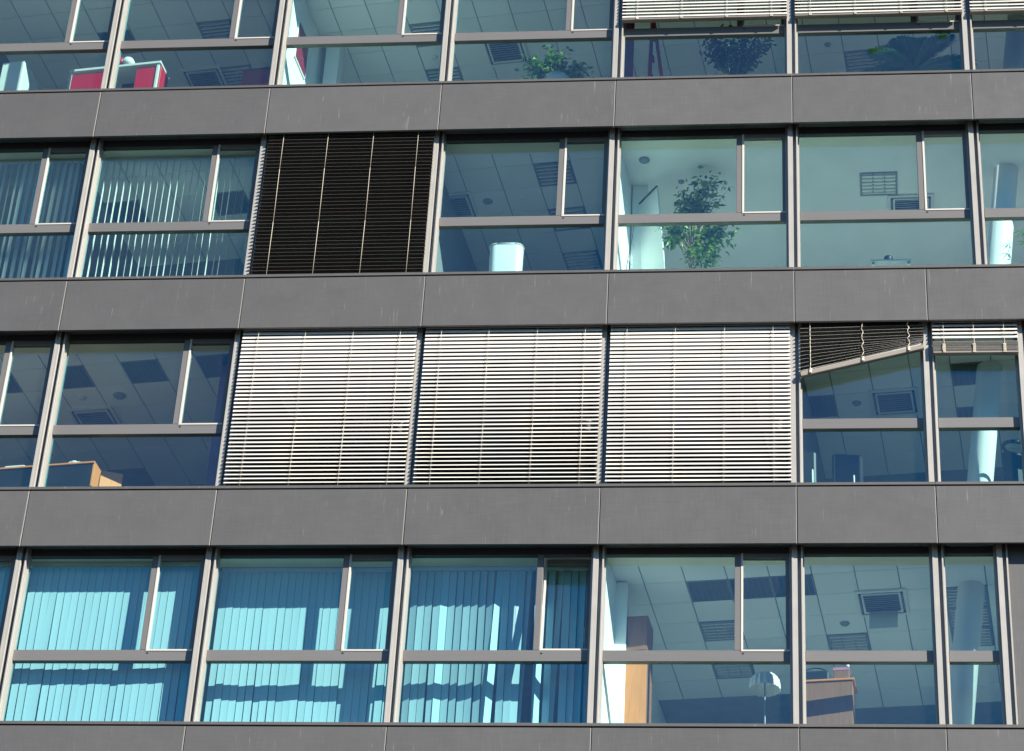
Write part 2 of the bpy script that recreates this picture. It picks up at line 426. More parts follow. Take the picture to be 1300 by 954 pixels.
def pier(row, x0, x1, y0, y1, label):
    zf, zt = (row - 1) * H + h - 0.299, row * H + 0.028
    tag(bx('wall_pier', x0, x1, y0, y1, zf, zt, 'plaster', None, 0.004), label, 'pier')
pier(0, -2.56, -2.36, 1.1, 1.5, 'white wall pier behind the tall wooden cupboard in the bottom row')
pier(2, -2.50, -2.26, 1.5, 1.9, 'white square pier beside the leaning white board, second row')
pier(3, -7.75, -7.52, 2.0, 2.4, 'white square pier beyond the dark red picture, top row')

# ------------------------------------------------------------------ ceilings: tiles, lights, air units
ORG = [Vector((-1.554, 1.133)), Vector((-10.085, 0.927)), Vector((-4.027, 0.948)), Vector((-9.926, 1.600))]
ORG_B = Vector((1.15, 1.92))                 # grid of the right-hand room on row 1
taken = {0: set(), 1: set(), 2: set(), 3: set(), 'b': set()}
def cell(key, i, j):
    o = ORG_B if key == 'b' else ORG[key]
    return o + U * (i + 0.5) * T + V * (j + 0.5) * T
def rowof(key): return 1 if key == 'b' else key

def make_light():
    root = empty('ceiling_light', (0, 0, 0), ANG)
    s = T / 2 - 0.006
    bm = bmesh.new()
    bm_box(bm, -s, s, -s, -s + 0.03, -0.004, 0.02); bm_box(bm, -s, s, s - 0.03, s, -0.004, 0.02)
    bm_box(bm, -s, -s + 0.03, -s + 0.03, s - 0.03, -0.004, 0.02); bm_box(bm, s - 0.03, s, -s + 0.03, s - 0.03, -0.004, 0.02)
    put('frame', mesh('light_frame', bm, 'fitting'), root)
    lb('housing', -s + 0.031, s - 0.031, -s + 0.031, s - 0.031, 0.0205, 0.026, 'grill', root)
    for k in range(6):
        y = -s + 0.07 + k * (2 * s - 0.14) / 5
        lb('louvre', -s + 0.032, s - 0.032, y - 0.010, y + 0.010, -0.016, 0.02, 'white', root)  # white colour stands in for reflections along the blades
    for x in (-0.09, 0.09):
        lb('tube', x - 0.012, x + 0.012, -s + 0.05, s - 0.05, 0.008, 0.0195, 'fitting', root)
    return root
def make_flat():
    root = empty('ceiling_light', (0, 0, 0), ANG)
    s = T / 2 - 0.004
    bm = bmesh.new()
    bm_box(bm, -s, s, -s, -s + 0.014, -0.004, 0.02); bm_box(bm, -s, s, s - 0.014, s, -0.004, 0.02)
    bm_box(bm, -s, -s + 0.014, -s + 0.014, s - 0.014, -0.004, 0.02); bm_box(bm, s - 0.014, s, -s + 0.014, s - 0.014, -0.004, 0.02)
    put('frame', mesh('light_frame', bm, 'fitting'), root)
    lb('diffuser', -s + 0.015, s - 0.015, -s + 0.015, s - 0.015, 0.008, 0.018, 'grill', root)
    for k in range(6):
        x = -s + 0.09 + k * (2 * s - 0.18) / 5
        lb('rib', x - 0.006, x + 0.006, -s + 0.016, s - 0.016, 0.002, 0.0075, 'fitting2', root)
    return root
def make_ac():
    root = empty('air_conditioner', (0, 0, 0), ANG)
    s = 0.36
    bm = bmesh.new()
    for (a, b, c, d) in ((-s, s, -s, -s + 0.05), (-s, s, s - 0.05, s), (-s, -s + 0.05, -s + 0.05, s - 0.05), (s - 0.05, s, -s + 0.05, s - 0.05)):
        bm_box(bm, a, b, c, d, -0.035, 0.0, 0.004)
    i = s - 0.115
    for (a, b, c, d) in ((-i - .03, i + .03, -i - .03, -i), (-i - .03, i + .03, i, i + .03), (-i - .03, -i, -i, i), (i, i + .03, -i, i)):
        bm_box(bm, a, b, c, d, -0.032, 0.0, 0.003)
    put('casing', mesh('ac_casing', bm, 'white'), root)
    lb('duct', -s + 0.051, s - 0.051, -s + 0.051, s - 0.051, -0.012, -0.004, 'dark', root)
    for k in range(9):
        y = -i + 0.025 + k * (2 * i - 0.05) / 8
        lb('grille_bar', -i + 0.002, i - 0.002, y - 0.012, y + 0.012, -0.03, -0.018, 'fitting', root)
    for a in (0, 1, 2, 3):
        f = lb('flap', -i, i, -0.008, 0.008, -0.003, 0.003, 'fitting', root)
        f.rotation_euler = (0.5, 0, a * math.pi / 2)
        rr = s - 0.066
        f.location = (math.sin(a * math.pi / 2) * rr, -math.cos(a * math.pi / 2) * rr, -0.024)
    return root
protos = {}
def dup(kind, make, loc):
    if kind not in protos:
        protos[kind] = make(); protos[kind].location = loc; return protos[kind]
    src = protos[kind]; r_ = src.copy(); col.link(r_); r_.location = loc
    for ch in src.children:
        c = ch.copy(); col.link(c); c.parent = r_
    return r_
def light(key, i, j, label, mark=True, flat=False):
    if mark: taken[key].add((i, j))
    c = cell(key, i, j)
    o = dup('flat' if flat else 'light', make_flat if flat else make_light, (c.x, c.y, G + rowof(key) * H + 0.05))
    return tag(o, label, 'ceiling light', 'louvred ceiling lights')
def ac(key, i, j, label, mark=True, dz=0.05):
    if mark: taken[key].add((i, j))
    c = cell(key, i, j)
    o = dup('ac', make_ac, (c.x, c.y, G + rowof(key) * H + dz))
    return tag(o, label, 'air conditioner', 'ceiling air conditioners')

light(0, 0, 0, 'left one of three dark ceiling lights in a strip, bottom row', flat=True)
light(0, 1, 0, 'middle one of three dark ceiling lights in a strip, bottom row', flat=True)
light(0, 2, 0, 'right one of three dark ceiling lights in a strip, bottom row', flat=True)
light(0, 0, 2, 'louvred ceiling light left of the narrow window post, above the white lampshade, bottom row')
light(0, 0, 4, 'louvred ceiling light seen under the transom beside the white lampshade, bottom row')
light(0, 3, 3, 'louvred ceiling light left of the hanging air conditioner panel, bottom row')
light(0, 6, 1, 'nearest louvred light behind the leaning column, bottom row')
light(0, 6, 2, 'middle louvred light behind the leaning column, bottom row')
light(0, 6, 3, 'farthest louvred light behind the leaning column, bottom row')
hung = ac(0, 4, 1, 'white square air conditioner with its grille panel hanging open, bottom row')
light(1, -4, 0, 'dark ceiling light in the leftmost window of the third row', flat=True)
light(1, -2, 0, 'dark ceiling light left of centre above the reception counter, third row', flat=True)
light(1, 0, 0, 'dark ceiling light in the middle of the wide pane above the reception counter, third row', flat=True)
light(1, 2, 0, 'dark ceiling light in the narrow sash left of the bright blinds, third row', flat=True)
ac(1, -2, 2, 'pale air conditioner above the reception counter, third row')
light('b', -2, 0, 'dark ceiling light under the low left end of the broken blind', flat=True)
ac('b', 0, 0, 'square air conditioner below the raised right end of the broken blind')
light('b', 2, -1, 'nearer ceiling light left of the column under the raised blind', flat=True)
light('b', 2, 1, 'farther ceiling light left of the column under the raised blind', flat=True)
light(2, 0, 0, 'louvred ceiling light crossed by the window post above the white tub, second row')
light(2, 0, 2, 'louvred ceiling light just above the transom over the white tub, second row')
light(2, 0, 4, 'louvred ceiling light below the transom right of the white tub, second row')
ac(2, -3, 1, 'air conditioner beside the dark closed blind, second row')
light(2, -12, 0, 'ceiling light behind vertical blinds at the left side of the wide pane, second row', flat=True)
light(2, -9, 0, 'ceiling light behind vertical blinds near the window post, second row', flat=True)
light(3, -3, 0, 'ceiling light above the red cabinet at the top left mullion', flat=True)
light(3, 0, 0, 'ceiling light left of the window post above the red cabinet, top row')
light(3, 0, 2, 'ceiling light beside the air conditioner right of the red cabinet, top row')
light(3, 6, 1, 'ceiling light above the transom in the room with the dark red picture')
light(3, 6, 3, 'ceiling light below the transom in the room with the dark red picture')
light(3, 18, 4, 'ceiling light left of the palm fronds, top row')
ac(3, -1, 2, 'air conditioner right of the red cabinet, top row')
ac(3, 8, 2, 'air conditioner left of the potted plant, top row')
# plain room, row 2: surface-mounted unit lights
c = Vector((1.32, 1.57))
o = dup('light', make_light, (c.x, c.y, G + 2 * H + 0.018)); o.rotation_euler = (0, 0, -0.03)
tag(o, 'louvred light box on the plain ceiling at the right, second row', 'ceiling light', 'louvred ceiling lights')
o = dup('ac', make_ac, (1.83, 2.2, G + 2 * H + 0.03)); o.rotation_euler = (0, 0, -0.03)
tag(o, 'air conditioner behind the window post on the plain ceiling, second row', 'air conditioner', 'ceiling air conditioners')
# grille panel of the serviced unit, hanging from its hinge
s = 0.2
bm = bmesh.new()
bm_box(bm, -s, s, -0.008, 0.008, -2 * s, 0, 0.003)
for (a, b, c_, d) in ((-s, s, -0.02, 0.0), (-s, s, -2 * s, -2 * s + 0.02), (-s, -s + 0.02, -2 * s + 0.02, -0.02), (s - 0.02, s, -2 * s + 0.02, -0.02)):
    bm_box(bm, a, b, -0.016, -0.0085, c_, d)
put('grille_panel', mesh('grille_panel', bm, 'white'), hung, (0, 0.22, -0.04), (R(-24), 0, 0))

tile_me = None
bm = bmesh.new(); bm_box(bm, -0.287, 0.287, -0.290, 0.290, 0, 0.022, 0.004); tile_me = mesh('ceiling_tile', bm, 'tile')
bm = bmesh.new(); bm_box(bm, -0.287, 0.287, -0.03, 0.290, 0, 0.022, 0.004); half_me = mesh('ceiling_tile', bm, 'tile')
def tiles(key, xmin, xmax, jmax=4.7):
    r = rowof(key); ceil = ceilings[r]
    for i in range(-12, 30):
        for j in range(-5, 8):
            if (i, j) in taken[key]: continue
            c = cell(key, i, j)
            if not (xmin < c.x < xmax and 0.37 < c.y < jmax): continue
            put('ceiling_tile', tile_me if c.y > 0.71 else half_me, ceil, Vector((c.x, c.y, G + r * H + 0.05)) - WL[ceil], (random.uniform(-.003, .003), random.uniform(-.003, .003), ANG))
tiles(0, -2.85, 3.6)
tiles(1, -13.6, -7.7, 4.2)
tiles('b', -0.3, 4.2, 4.2)
tiles(2, -13.6, -7.9, 3.6); tiles(2, -5.9, -2.55)
tiles(3, -13.6, 4.8, 4.4)

def disc(name, row, x, y, r, label, cat, dz=0.05, mat='fitting'):
    bm = bmesh.new(); bm_lathe(bm, [(r * 0.45, -0.035), (r * 0.8, -0.03), (r, -0.008), (r, 0.0)], 20)
    ob = put(name, mesh(name, bm, mat), None, (x, y, G + row * H + dz - 0.001))
    ring = bmesh.new(); bm_lathe(ring, [(r * 1.1, -0.006), (r * 1.2, -0.003), (r * 1.2, 0.0)], 20)
    put('rim', mesh('rim', ring, 'white'), ob)
    tag(ob, label, cat, 'round ceiling fittings')
disc('smoke_detector', 0, 0.66, 2.32, 0.07, 'round detector left of the open air conditioner, bottom row', 'detector')
disc('smoke_detector', 1, -10.877, 1.862, 0.06, 'small pale detector above the reception counter, third row', 'detector', mat='white')
disc('ceiling_speaker', 1, -10.285, 1.815, 0.1, 'round grey speaker in the ceiling above the reception counter, third row', 'speaker')
disc('smoke_detector', 1, 0.907, 2.2, 0.07, 'round detector under the middle of the broken blind', 'detector')
disc('ceiling_speaker', 2, -4.828, 1.865, 0.08, 'round grey speaker in the tiled ceiling right of the air conditioner, second row', 'speaker')
disc('smoke_detector', 2, -4.255, 1.806, 0.055, 'small pale detector above the white tub, second row', 'detector', mat='white')
disc('ceiling_speaker', 2, -2.287, 0.87, 0.085, 'larger round fitting on the plain ceiling above the leaning board', 'speaker', 0.031)
disc('smoke_detector', 2, -1.739, 1.425, 0.05, 'small round fitting on the plain ceiling left of the ficus top', 'detector', 0.031)
disc('smoke_detector', 3, -6.013, 2.608, 0.055, 'small detector below the transom in the dark red picture room', 'detector', mat='white')
disc('smoke_detector', 3, 0.587, 2.508, 0.055, 'small detector left of the palm fronds, top row', 'detector')

# ------------------------------------------------------------------ outside venetian blinds
def slat_mesh(L, top='slat'):
    k = ('slat', round(L, 3), top)
    if k in _cache: return _cache[k]
    bm = bmesh.new()
    prof = [(-0.040, -0.0030), (-0.036, 0.0), (-0.020, 0.0040), (0.0, 0.0055), (0.020, 0.0040), (0.036, 0.0), (0.040, -0.0030)]
    t = 0.0016
    top0 = [bm.verts.new((0, y, z)) for y, z in prof]; top1 = [bm.verts.new((L, y, z)) for y, z in prof]
    bo0 = [bm.verts.new((0, y, z - t)) for y, z in prof]; bo1 = [bm.verts.new((L, y, z - t)) for y, z in prof]
    n = len(prof)
    for i in range(n - 1):
        bm.faces.new((top0[i], top1[i], top1[i + 1], top0[i + 1]))
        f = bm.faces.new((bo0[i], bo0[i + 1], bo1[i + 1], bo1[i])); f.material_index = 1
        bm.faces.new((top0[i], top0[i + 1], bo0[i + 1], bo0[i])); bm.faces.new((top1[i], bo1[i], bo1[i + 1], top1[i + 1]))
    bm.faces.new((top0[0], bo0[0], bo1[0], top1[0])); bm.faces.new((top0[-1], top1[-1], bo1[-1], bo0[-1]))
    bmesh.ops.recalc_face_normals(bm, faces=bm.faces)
    _cache[k] = mesh('slat', bm, top, 'slat_shade')
    return _cache[k]
def rail_mesh(L, hgt=0.03, dep=0.08):
    bm = bmesh.new(); bm_box(bm, 0, L, -dep / 2, dep / 2, -hgt / 2, hgt / 2, 0.005)
    bm_box(bm, 0.002, L - 0.002, -dep / 2 - 0.003, -dep / 2 + 0.004, -hgt / 2 + 0.008, hgt / 2 - 0.008)
    return mesh('bottom_rail', bm, 'rail')
def cord_mesh(pts, r=0.0036):
    bm = bmesh.new()
    for a, b in zip(pts, pts[1:]): bm_tube(bm, a, b, r, r, 6)
    return mesh('cord', bm, 'cord')
BD = 0.11                                    # depth of the blinds behind the face of the bands
PITCH = 0.0675
FR = (0.093, 0.363, 0.637, 0.907)
def blind(row, x0, x1, z_bot, tilt, label, stack=0, rail=True, wob=0.6, cords=FR, cord_d=-0.043, top='slat'):
    """tilt(u) in degrees for u from 0 at the top to 1 at the bottom; outer edge down"""
    L = x1 - x0
    zt = row * H + 0.20
    root = empty('venetian_blind', (x0, BD, G + z_bot))
    tag(root, label, 'blind', 'outside venetian blinds')
    z_s = z_bot + (0.03 if rail else 0.0)
    bm = bmesh.new(); bm_box(bm, 0, L, -0.04, 0.04, 0, 0.05, 0.004)
    put('head_rail', mesh('head_rail', bm, 'box'), root, (0, 0, zt - z_bot))
    if rail: put('bottom_rail', rail_mesh(L, 0.032), root, (0, 0, 0.016))
    sm = slat_mesh(L, top)
    z = z_s + 0.012
    for k in range(stack):
        put('slat', sm, root, (random.uniform(-.003, .003), random.uniform(-.003, .003), z - z_bot), (R(random.uniform(-3, 5)), random.uniform(-.0008, .0008), 0))
        z += 0.0125
    if stack: z += 0.02
    else: z += 0.02
    n = int((zt - z) / PITCH)
    for k in range(n + 1):
        zz = zt - 0.02 - k * PITCH
        if zz < z: break
        u = 1 - (zz - z_bot) / (H - h)
        put('slat', sm, root, (random.uniform(-.002, .002), 0, zz - z_bot), (R(tilt(u) + random.gauss(0, wob)), random.gauss(0, .0006), random.gauss(0, .0005)))
    for q_ in cords:
        x = L * q_
        put('cord', cord_mesh([(x, cord_d, 0.0), (x + 0.003, cord_d, (zt - z_bot) * 0.35), (x - 0.002, cord_d, (zt - z_bot) * 0.7), (x, cord_d, zt - z_bot)]), root)
        if rail:
            bm = bmesh.new()
            nk = max(2, stack // 2)
            for t in range(nk): bm_box(bm, x - 0.024 + random.uniform(-.006, .006), x + 0.020, -0.058, -0.0435, 0.0 + t * 0.022, 0.018 + t * 0.022, 0.004)
            put('clip', mesh('clip', bm, 'cord'), root)
    return root
bx_ = lambda k: (k * BW + 0.055, (k + 1) * BW - 0.07)
zb3 = h + 0.02
blind(1, *bx_(-3), zb3, lambda u: 63 - 23 * u, 'lowered white slat blind nearest the reception counter, leftmost of the three bright ones', rail=False)
blind(1, *bx_(-2), zb3, lambda u: 62 - 26 * u, 'lowered white slat blind in the middle of the three bright ones', rail=False)
blind(1, *bx_(-1), zb3, lambda u: 64 - 18 * u, 'lowered white slat blind next to the broken one, rightmost of three bright ones', rail=False)
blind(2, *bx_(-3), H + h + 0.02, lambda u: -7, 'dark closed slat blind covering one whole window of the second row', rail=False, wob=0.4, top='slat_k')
blind(1, 1.886 + 0.06, 3.215 - 0.075, 3.145, lambda u: 55, 'short raised blind with stacked slats over the right-hand column window', stack=14, cords=(0.13, 0.485, 0.84))
blind(3, *bx_(-1), 9.545, lambda u: 54, 'half lowered white blind above the red stepladder, leftmost on the top row', stack=2)
blind(3, *bx_(0), 9.545, lambda u: 54, 'half lowered white blind above the palm, middle one on the top row', stack=2)
blind(3, *bx_(1), 9.545, lambda u: 54, 'half lowered white blind at the top right corner', stack=2)

# the broken blind: its right side pulled up, slats fanned out
x0, x1 = 0.075, 1.825
L = x1 - x0
root = empty('venetian_blind', (x0, BD, G + 2.80))
tag(root, 'broken slat blind hanging askew with its left end dropped and slats fanned', 'blind', 'outside venetian blinds')
lz = [3.60 - 0.067 * i for i in range(12)]
rz = [3.64, 3.585, 3.53, 3.475, 3.435, 3.41, 3.395, 3.382, 3.37, 3.36, 3.35, 3.34]
def xz(z): return z - 2.80
bm = bmesh.new(); bm_box(bm, 0, L, -0.04, 0.04, 0, 0.05, 0.004)
put('head_rail', mesh('head_rail', bm, 'box'), root, (0, 0, xz(H + 0.20)))
for a, b in zip(lz, rz):
    ay = -math.atan2(b - a, L)
    put('slat', slat_mesh(round(L, 3)), root, (0, random.uniform(-.004, .004), xz(a)), (R(-3 + random.gauss(0, 1.5)), ay, 0))
a, b = 2.815, 3.275
ay = -math.atan2(b - a, L)
for k in range(6):
    put('slat', slat_mesh(round(L, 3)), root, (0.004 * k, 0.002 * k, xz(a + 0.032 + k * 0.009)), (R(12), -math.atan2(b - a + (5 - k) * 0.002, L), 0))
put('bottom_rail', rail_mesh(L / math.cos(ay) - 0.01, 0.07), root, (0, 0, xz(a)), (R(8), ay, 0))
def cordpts(x, z1, z0, slack, n=14):
    pts = []
    for i in range(n + 1):
        t = i / n
        pts.append((x + slack * math.sin(i * 2.3) * (0.4 + t) * 0.6, -0.05 - abs(slack) * 0.4 * math.cos(i * 1.7), xz(z1 + (z0 - z1) * t)))
    return pts
for (x, sl) in ((0.14, 0.004), (0.88, 0.028), (1.53, 0.032)):
    zr = a + (b - a) * x / L
    put('cord', cord_mesh(cordpts(x, H + 0.2, zr, sl), 0.006), root)
    bm = bmesh.new(); bm_box(bm, -0.02, 0.018, -0.062, -0.045, -0.03, 0.03, 0.006); bm_box(bm, -0.012, 0.022, -0.066, -0.05, 0.018, 0.045, 0.006)
    put('clip', mesh('clip', bm, 'cord'), root, (x, 0, xz(zr)), (0, R(random.uniform(-20, 20)), 0))

# ------------------------------------------------------------------ inside vertical blinds
def vane_mesh(w, hgt, mat='vane'):
    k = ('vane', round(w, 3), round(hgt, 2), mat)
    if k in _cache: return _cache[k]
    bm = bmesh.new(); n = 4; t = 0.0012
    for s_, rev in ((t / 2, False), (-t / 2, True)):
        rows = []
        for j in range(2):
            rows.append([bm.verts.new((w * (i / n - 0.5), s_ + 0.0012 * (1 - (2 * i / n - 1) ** 2), -hgt * j)) for i in range(n + 1)])
        for i in range(n):
            f = (rows[0][i], rows[1][i], rows[1][i + 1], rows[0][i + 1])
            bm.faces.new(f if rev else f[::-1]).smooth = True
    bm_box(bm, -w / 2 + .004, w / 2 - .004, -0.003, 0.003, -hgt - 0.02, -hgt, 0.0)
    _cache[k] = mesh('vane', bm, mat); return _cache[k]
def vertical_blind(row, x0, x1, d, ang, label, jit=0.8, pitch=0.106, skip=(), extra=None, vw=0.101):
    zt = row * H + 0.026
    root = empty('vertical_blind', (x0, d, G + zt))
    tag(root, label, 'blind', 'inside vertical blinds')
    lb('head_rail', 0, x1 - x0, -0.022, 0.022, -0.05, -0.001, 'white', root, 0.003)
    n = int((x1 - x0 - 0.06) / pitch)
    vm_ = vane_mesh(vw, 2.60, 'vane_w' if row == 2 else 'vane')
    for i in range(n + 1):
        x = 0.06 + i * pitch
        if i in skip: continue
        aa = ang(i) if callable(ang) else ang
        tx = ty = 0
        dx = 0
        if extra and i in extra: aa, tx, dx = extra[i]
        put('vane', vm_, root, (x + dx, 0, -0.055), (R(random.gauss(0, .25)), R(tx + random.gauss(0, .15)), R(aa + random.gauss(0, jit))))
    return root
vertical_blind(0, -13.45, -10.87, 0.52, -5, 'closed vertical blind cut by the left edge of the picture, bottom row')
vertical_blind(0, -10.75, -8.17, 0.52, -4, 'closed vertical blind left of the small latch, second window of the bottom row')
vertical_blind(0, -8.05, -5.47, 0.70, -4, 'neat closed vertical blind in the middle of the three bottom-row windows', jit=0.6)
vertical_blind(0, -5.35, -2.76, 0.68, lambda i: -8 + 8 * math.sin(i * 1.9), 'disordered vertical blind behind the window with the tilted-open sash', jit=7,
               extra={10: (-35, 0, 0), 11: (25, 1.5, .02), 15: (-40, 2.5, 0), 16: (20, -1, .03), 17: (60, 1, 0), 19: (-30, 2, .02)})
vertical_blind(2, -13.45, -10.87, 0.60, lambda i: -50 + 6 * math.sin(i), 'half open vertical blind at the left edge, second row', jit=5, vw=0.12)
vertical_blind(2, -10.75, -8.20, 0.60, -80, 'fully turned vertical blind left of the dark closed blind, second row', jit=3, vw=0.12)

# ------------------------------------------------------------------ furniture and small things
def floor_z(row): return (row - 1) * H + h - 0.30
def at(name, row, x, y, rz=ANG): return empty(name, (x, y, G + floor_z(row)), rz)

# top row
t = at('storage_cabinet', 3, -10.246, 1.0)
hh = 9.72 - floor_z(3)
lb('top_board', -1.56, 0.02, -0.02, 0.42, hh - 0.05, hh, 'pale', t, 0.004)
for x in (-1.54, -0.79, -0.03): lb('post', x - 0.022, x + 0.022, 0.0, 0.05, 0, hh - 0.051, 'pale', t, 0.003)
for (a, b) in ((-1.515, -0.815), (-0.40, -0.055)): lb('door', a, b, 0.02, 0.04, 0.15, hh - 0.10, 'red', t, 0.003)
lb('door', -0.765, -0.43, 0.35, 0.37, 0.15, hh - 0.1, 'dark', t, 0.003)
lb('side_panel', -0.012, 0.012, 0.055, 0.40, 0.1, hh - 0.055, 'red', t, 0.003)
lb('base_board', -1.515, -0.055, 0.03, 0.38, 0.02, 0.12, 'pale', t)
tag(t, 'red panelled cabinet with pale frame behind the top left window', 'cabinet')
bm = bmesh.new(); bm_lathe(bm, [(0.07, 0), (0.11, 0.03), (0.115, 0.09), (0.08, 0.15), (0.03, 0.17)], 18)
p = put('plush_bundle', mesh('plush_bundle', bm, 'white'), None, (-10.82, 1.12, G + 9.722)); tag(p, 'white and red bundle on top of the red cabinet', 'bundle')
bm = bmesh.new(); bm_lathe(bm, [(0.05, 0), (0.085, 0.03), (0.09, 0.10), (0.05, 0.15)], 16); put('red_end', mesh('red_end', bm, 'red'), p, (-0.12, -0.02, 0))
bm = bmesh.new(); bm_box(bm, -0.17, 0.17, -0.11, 0.11, 0, 0.025, 0.006); bm_box(bm, -0.05, 0.19, -0.1, 0.1, 0.026, 0.045, 0.006)
tag(put('folder_stack', mesh('folder_stack', bm, 'dark'), None, (-10.50, 1.2, G + 9.722), (0, 0, 0.2)), 'black folders lying on the red cabinet', 'folders')
t = at('red_box', 3, -8.62, 1.15)
hh = 9.55 - floor_z(3)
lb('body', -0.24, 0.24, -0.12, 0.25, 0, hh - 0.03, 'red', t, 0.006); lb('lid', -0.25, 0.25, -0.13, 0.26, hh - 0.029, hh, 'redp', t, 0.006)
tag(t, 'plain dark red cupboard left of the picture wall, top row', 'cupboard')
t = at('tall_cabinet', 3, -12.76, 1.55)
hh = 10.0 - floor_z(3)
lb('body', -0.2, 0.2, -0.3, 0.3, 0, hh, 'pale', t, 0.005); lb('door', -0.19, 0.19, -0.32, -0.302, 0.08, hh - 0.02, 'pale', t, 0.004)
tag(t, 'tall pale cabinet at the left edge of the top row', 'cabinet')
# picture on the wall
wx = lambda d: -8.12 + 0.05 / math.cos(ANG) + (d - 0.384) * V.x / V.y
t = empty('wall_picture', (wx(1.17), 1.17, G + 9.65), ANG)
lb('frame', 0.003, 0.022, -0.30, 0.30, 0, 0.80, 'white', t, 0.003)
lb('print', 0.0225, 0.026, -0.27, 0.27, 0.03, 0.77, 'redp', t)
bm = bmesh.new()
pts = [(0.03, 0.11 * math.sin(a_ * 0.42) + 0.0, 0.2 + a_ * 0.026) for a_ in range(17)]
for a_, b_ in zip(pts, pts[1:]): bm_tube(bm, a_, b_, 0.006, 0.006, 5)
put('print_mark', mesh('print_mark', bm, 'mauve'), t, (0, 0, 0))
tag(t, 'dark red picture hanging on the sunlit white wall, top row', 'picture')

def bm_leaf(bm, p, d, up, l, w, mat=0):
    d = d.normalized(); s_ = d.cross(up)
    if s_.length < 1e-3: s_ = d.cross(Vector((1, 0, 0)))
    s_.normalize(); nn = s_.cross(d)
    a = bm.verts.new(p); b = bm.verts.new(p + d * l * 0.45 + s_ * w / 2 + nn * w * 0.12); c = bm.verts.new(p + d * l - nn * l * 0.10)
    e = bm.verts.new(p + d * l * 0.45 - s_ * w / 2 + nn * w * 0.12); mid = bm.verts.new(p + d * l * 0.5)
    for f in ((a, b, mid), (b, c, mid), (c, e, mid), (e, a, mid)):
        bm.faces.new(f).material_index = mat
def rv(a=1.0): return Vector((random.gauss(0, a), random.gauss(0, a), random.gauss(0, a)))

def shrub(name, row, x, y, pot_r, pot_h, trunk_h, lobes, nleaf, leaf, mats, label, pot_mat='pot', droop=0.5):
    """potted plant: lobes = (dx, dy, z above floor, rx, ry, rz, share)"""
    t = at(name, row, x, y, 0.0)
    bm = bmesh.new(); bm_lathe(bm, [(pot_r * 0.75, 0), (pot_r, pot_h * 0.95), (pot_r * 1.05, pot_h), (pot_r * 0.9, pot_h)], 20)
    put('pot', mesh('pot', bm, pot_mat), t)
    bm = bmesh.new()
    tips = []
    for (dx, dy, z, rx, ry, rz_, sh) in lobes:
        for k in range(max(2, int(sh * 14))):
            e = Vector((dx + random.gauss(0, rx * .5), dy + random.gauss(0, ry * .5), z + random.gauss(0, rz_ * .5)))
            tips.append((e, rx))
    st = Vector((0, 0, pot_h - 0.05)); fork = Vector((random.uniform(-.02, .02), 0, trunk_h))
    bm_tube(bm, st, fork, 0.022, 0.016, 7)
    for e, _ in tips:
        m_ = fork.lerp(e, 0.5) + rv(0.04)
        s0 = st.lerp(fork, random.uniform(0.6, 1.0))
        bm_tube(bm, s0, m_, 0.010, 0.006, 5); bm_tube(bm, m_, e, 0.006, 0.002, 5)
    put('trunk', mesh('trunk', bm, 'bark'), t)
    bm = bmesh.new()
    for k in range(nleaf):
        e, rr = random.choice(tips)
        m_ = fork.lerp(e, random.uniform(0.45, 1.05)) + rv(rr * 0.20)
        d = rv(1); d.z = -abs(d.z) * droop + random.uniform(-.3, .3)
        bm_leaf(bm, m_, d, Vector((0, 0, 1)) + rv(0.5), leaf * random.uniform(.7, 1.25), leaf * 0.45 * random.uniform(.8, 1.2), random.randrange(len(mats)))
    cr = put('crown', mesh('crown', bm, *mats), t); cr['kind'] = 'stuff'
    tag(t, label, 'plant')
    return t

fz3 = floor_z(3)
shrub('potted_plant', 3, -3.72, 0.98, 0.2, 9.12 - fz3, 9.2 - fz3, [(-.10, 0, 9.62 - fz3, .16, .16, .22, 1.2), (-.45, 0, 9.42 - fz3, .18, .15, .22, .9), (.32, .1, 9.40 - fz3, .26, .15, .18, .9)],
      650, 0.12, ('leaf_b', 'leaf', 'leaf_d'), 'leafy plant in a pale planter with bright sunlit leaves, top row')
shrub('potted_plant', 3, -0.92, 0.95, 0.2, 0.5, 8.9 - fz3, [(-.35, 0, 9.75 - fz3, .2, .2, .22, 1), (.05, 0, 9.85 - fz3, .25, .2, .25, 1), (.42, 0, 9.75 - fz3, .2, .2, .2, 1), (0.02, 0, 9.4 - fz3, .25, .2, .2, 1)],
      1100, 0.10, ('leaf_d',), 'large dark bushy plant right of the red stepladder, top row')
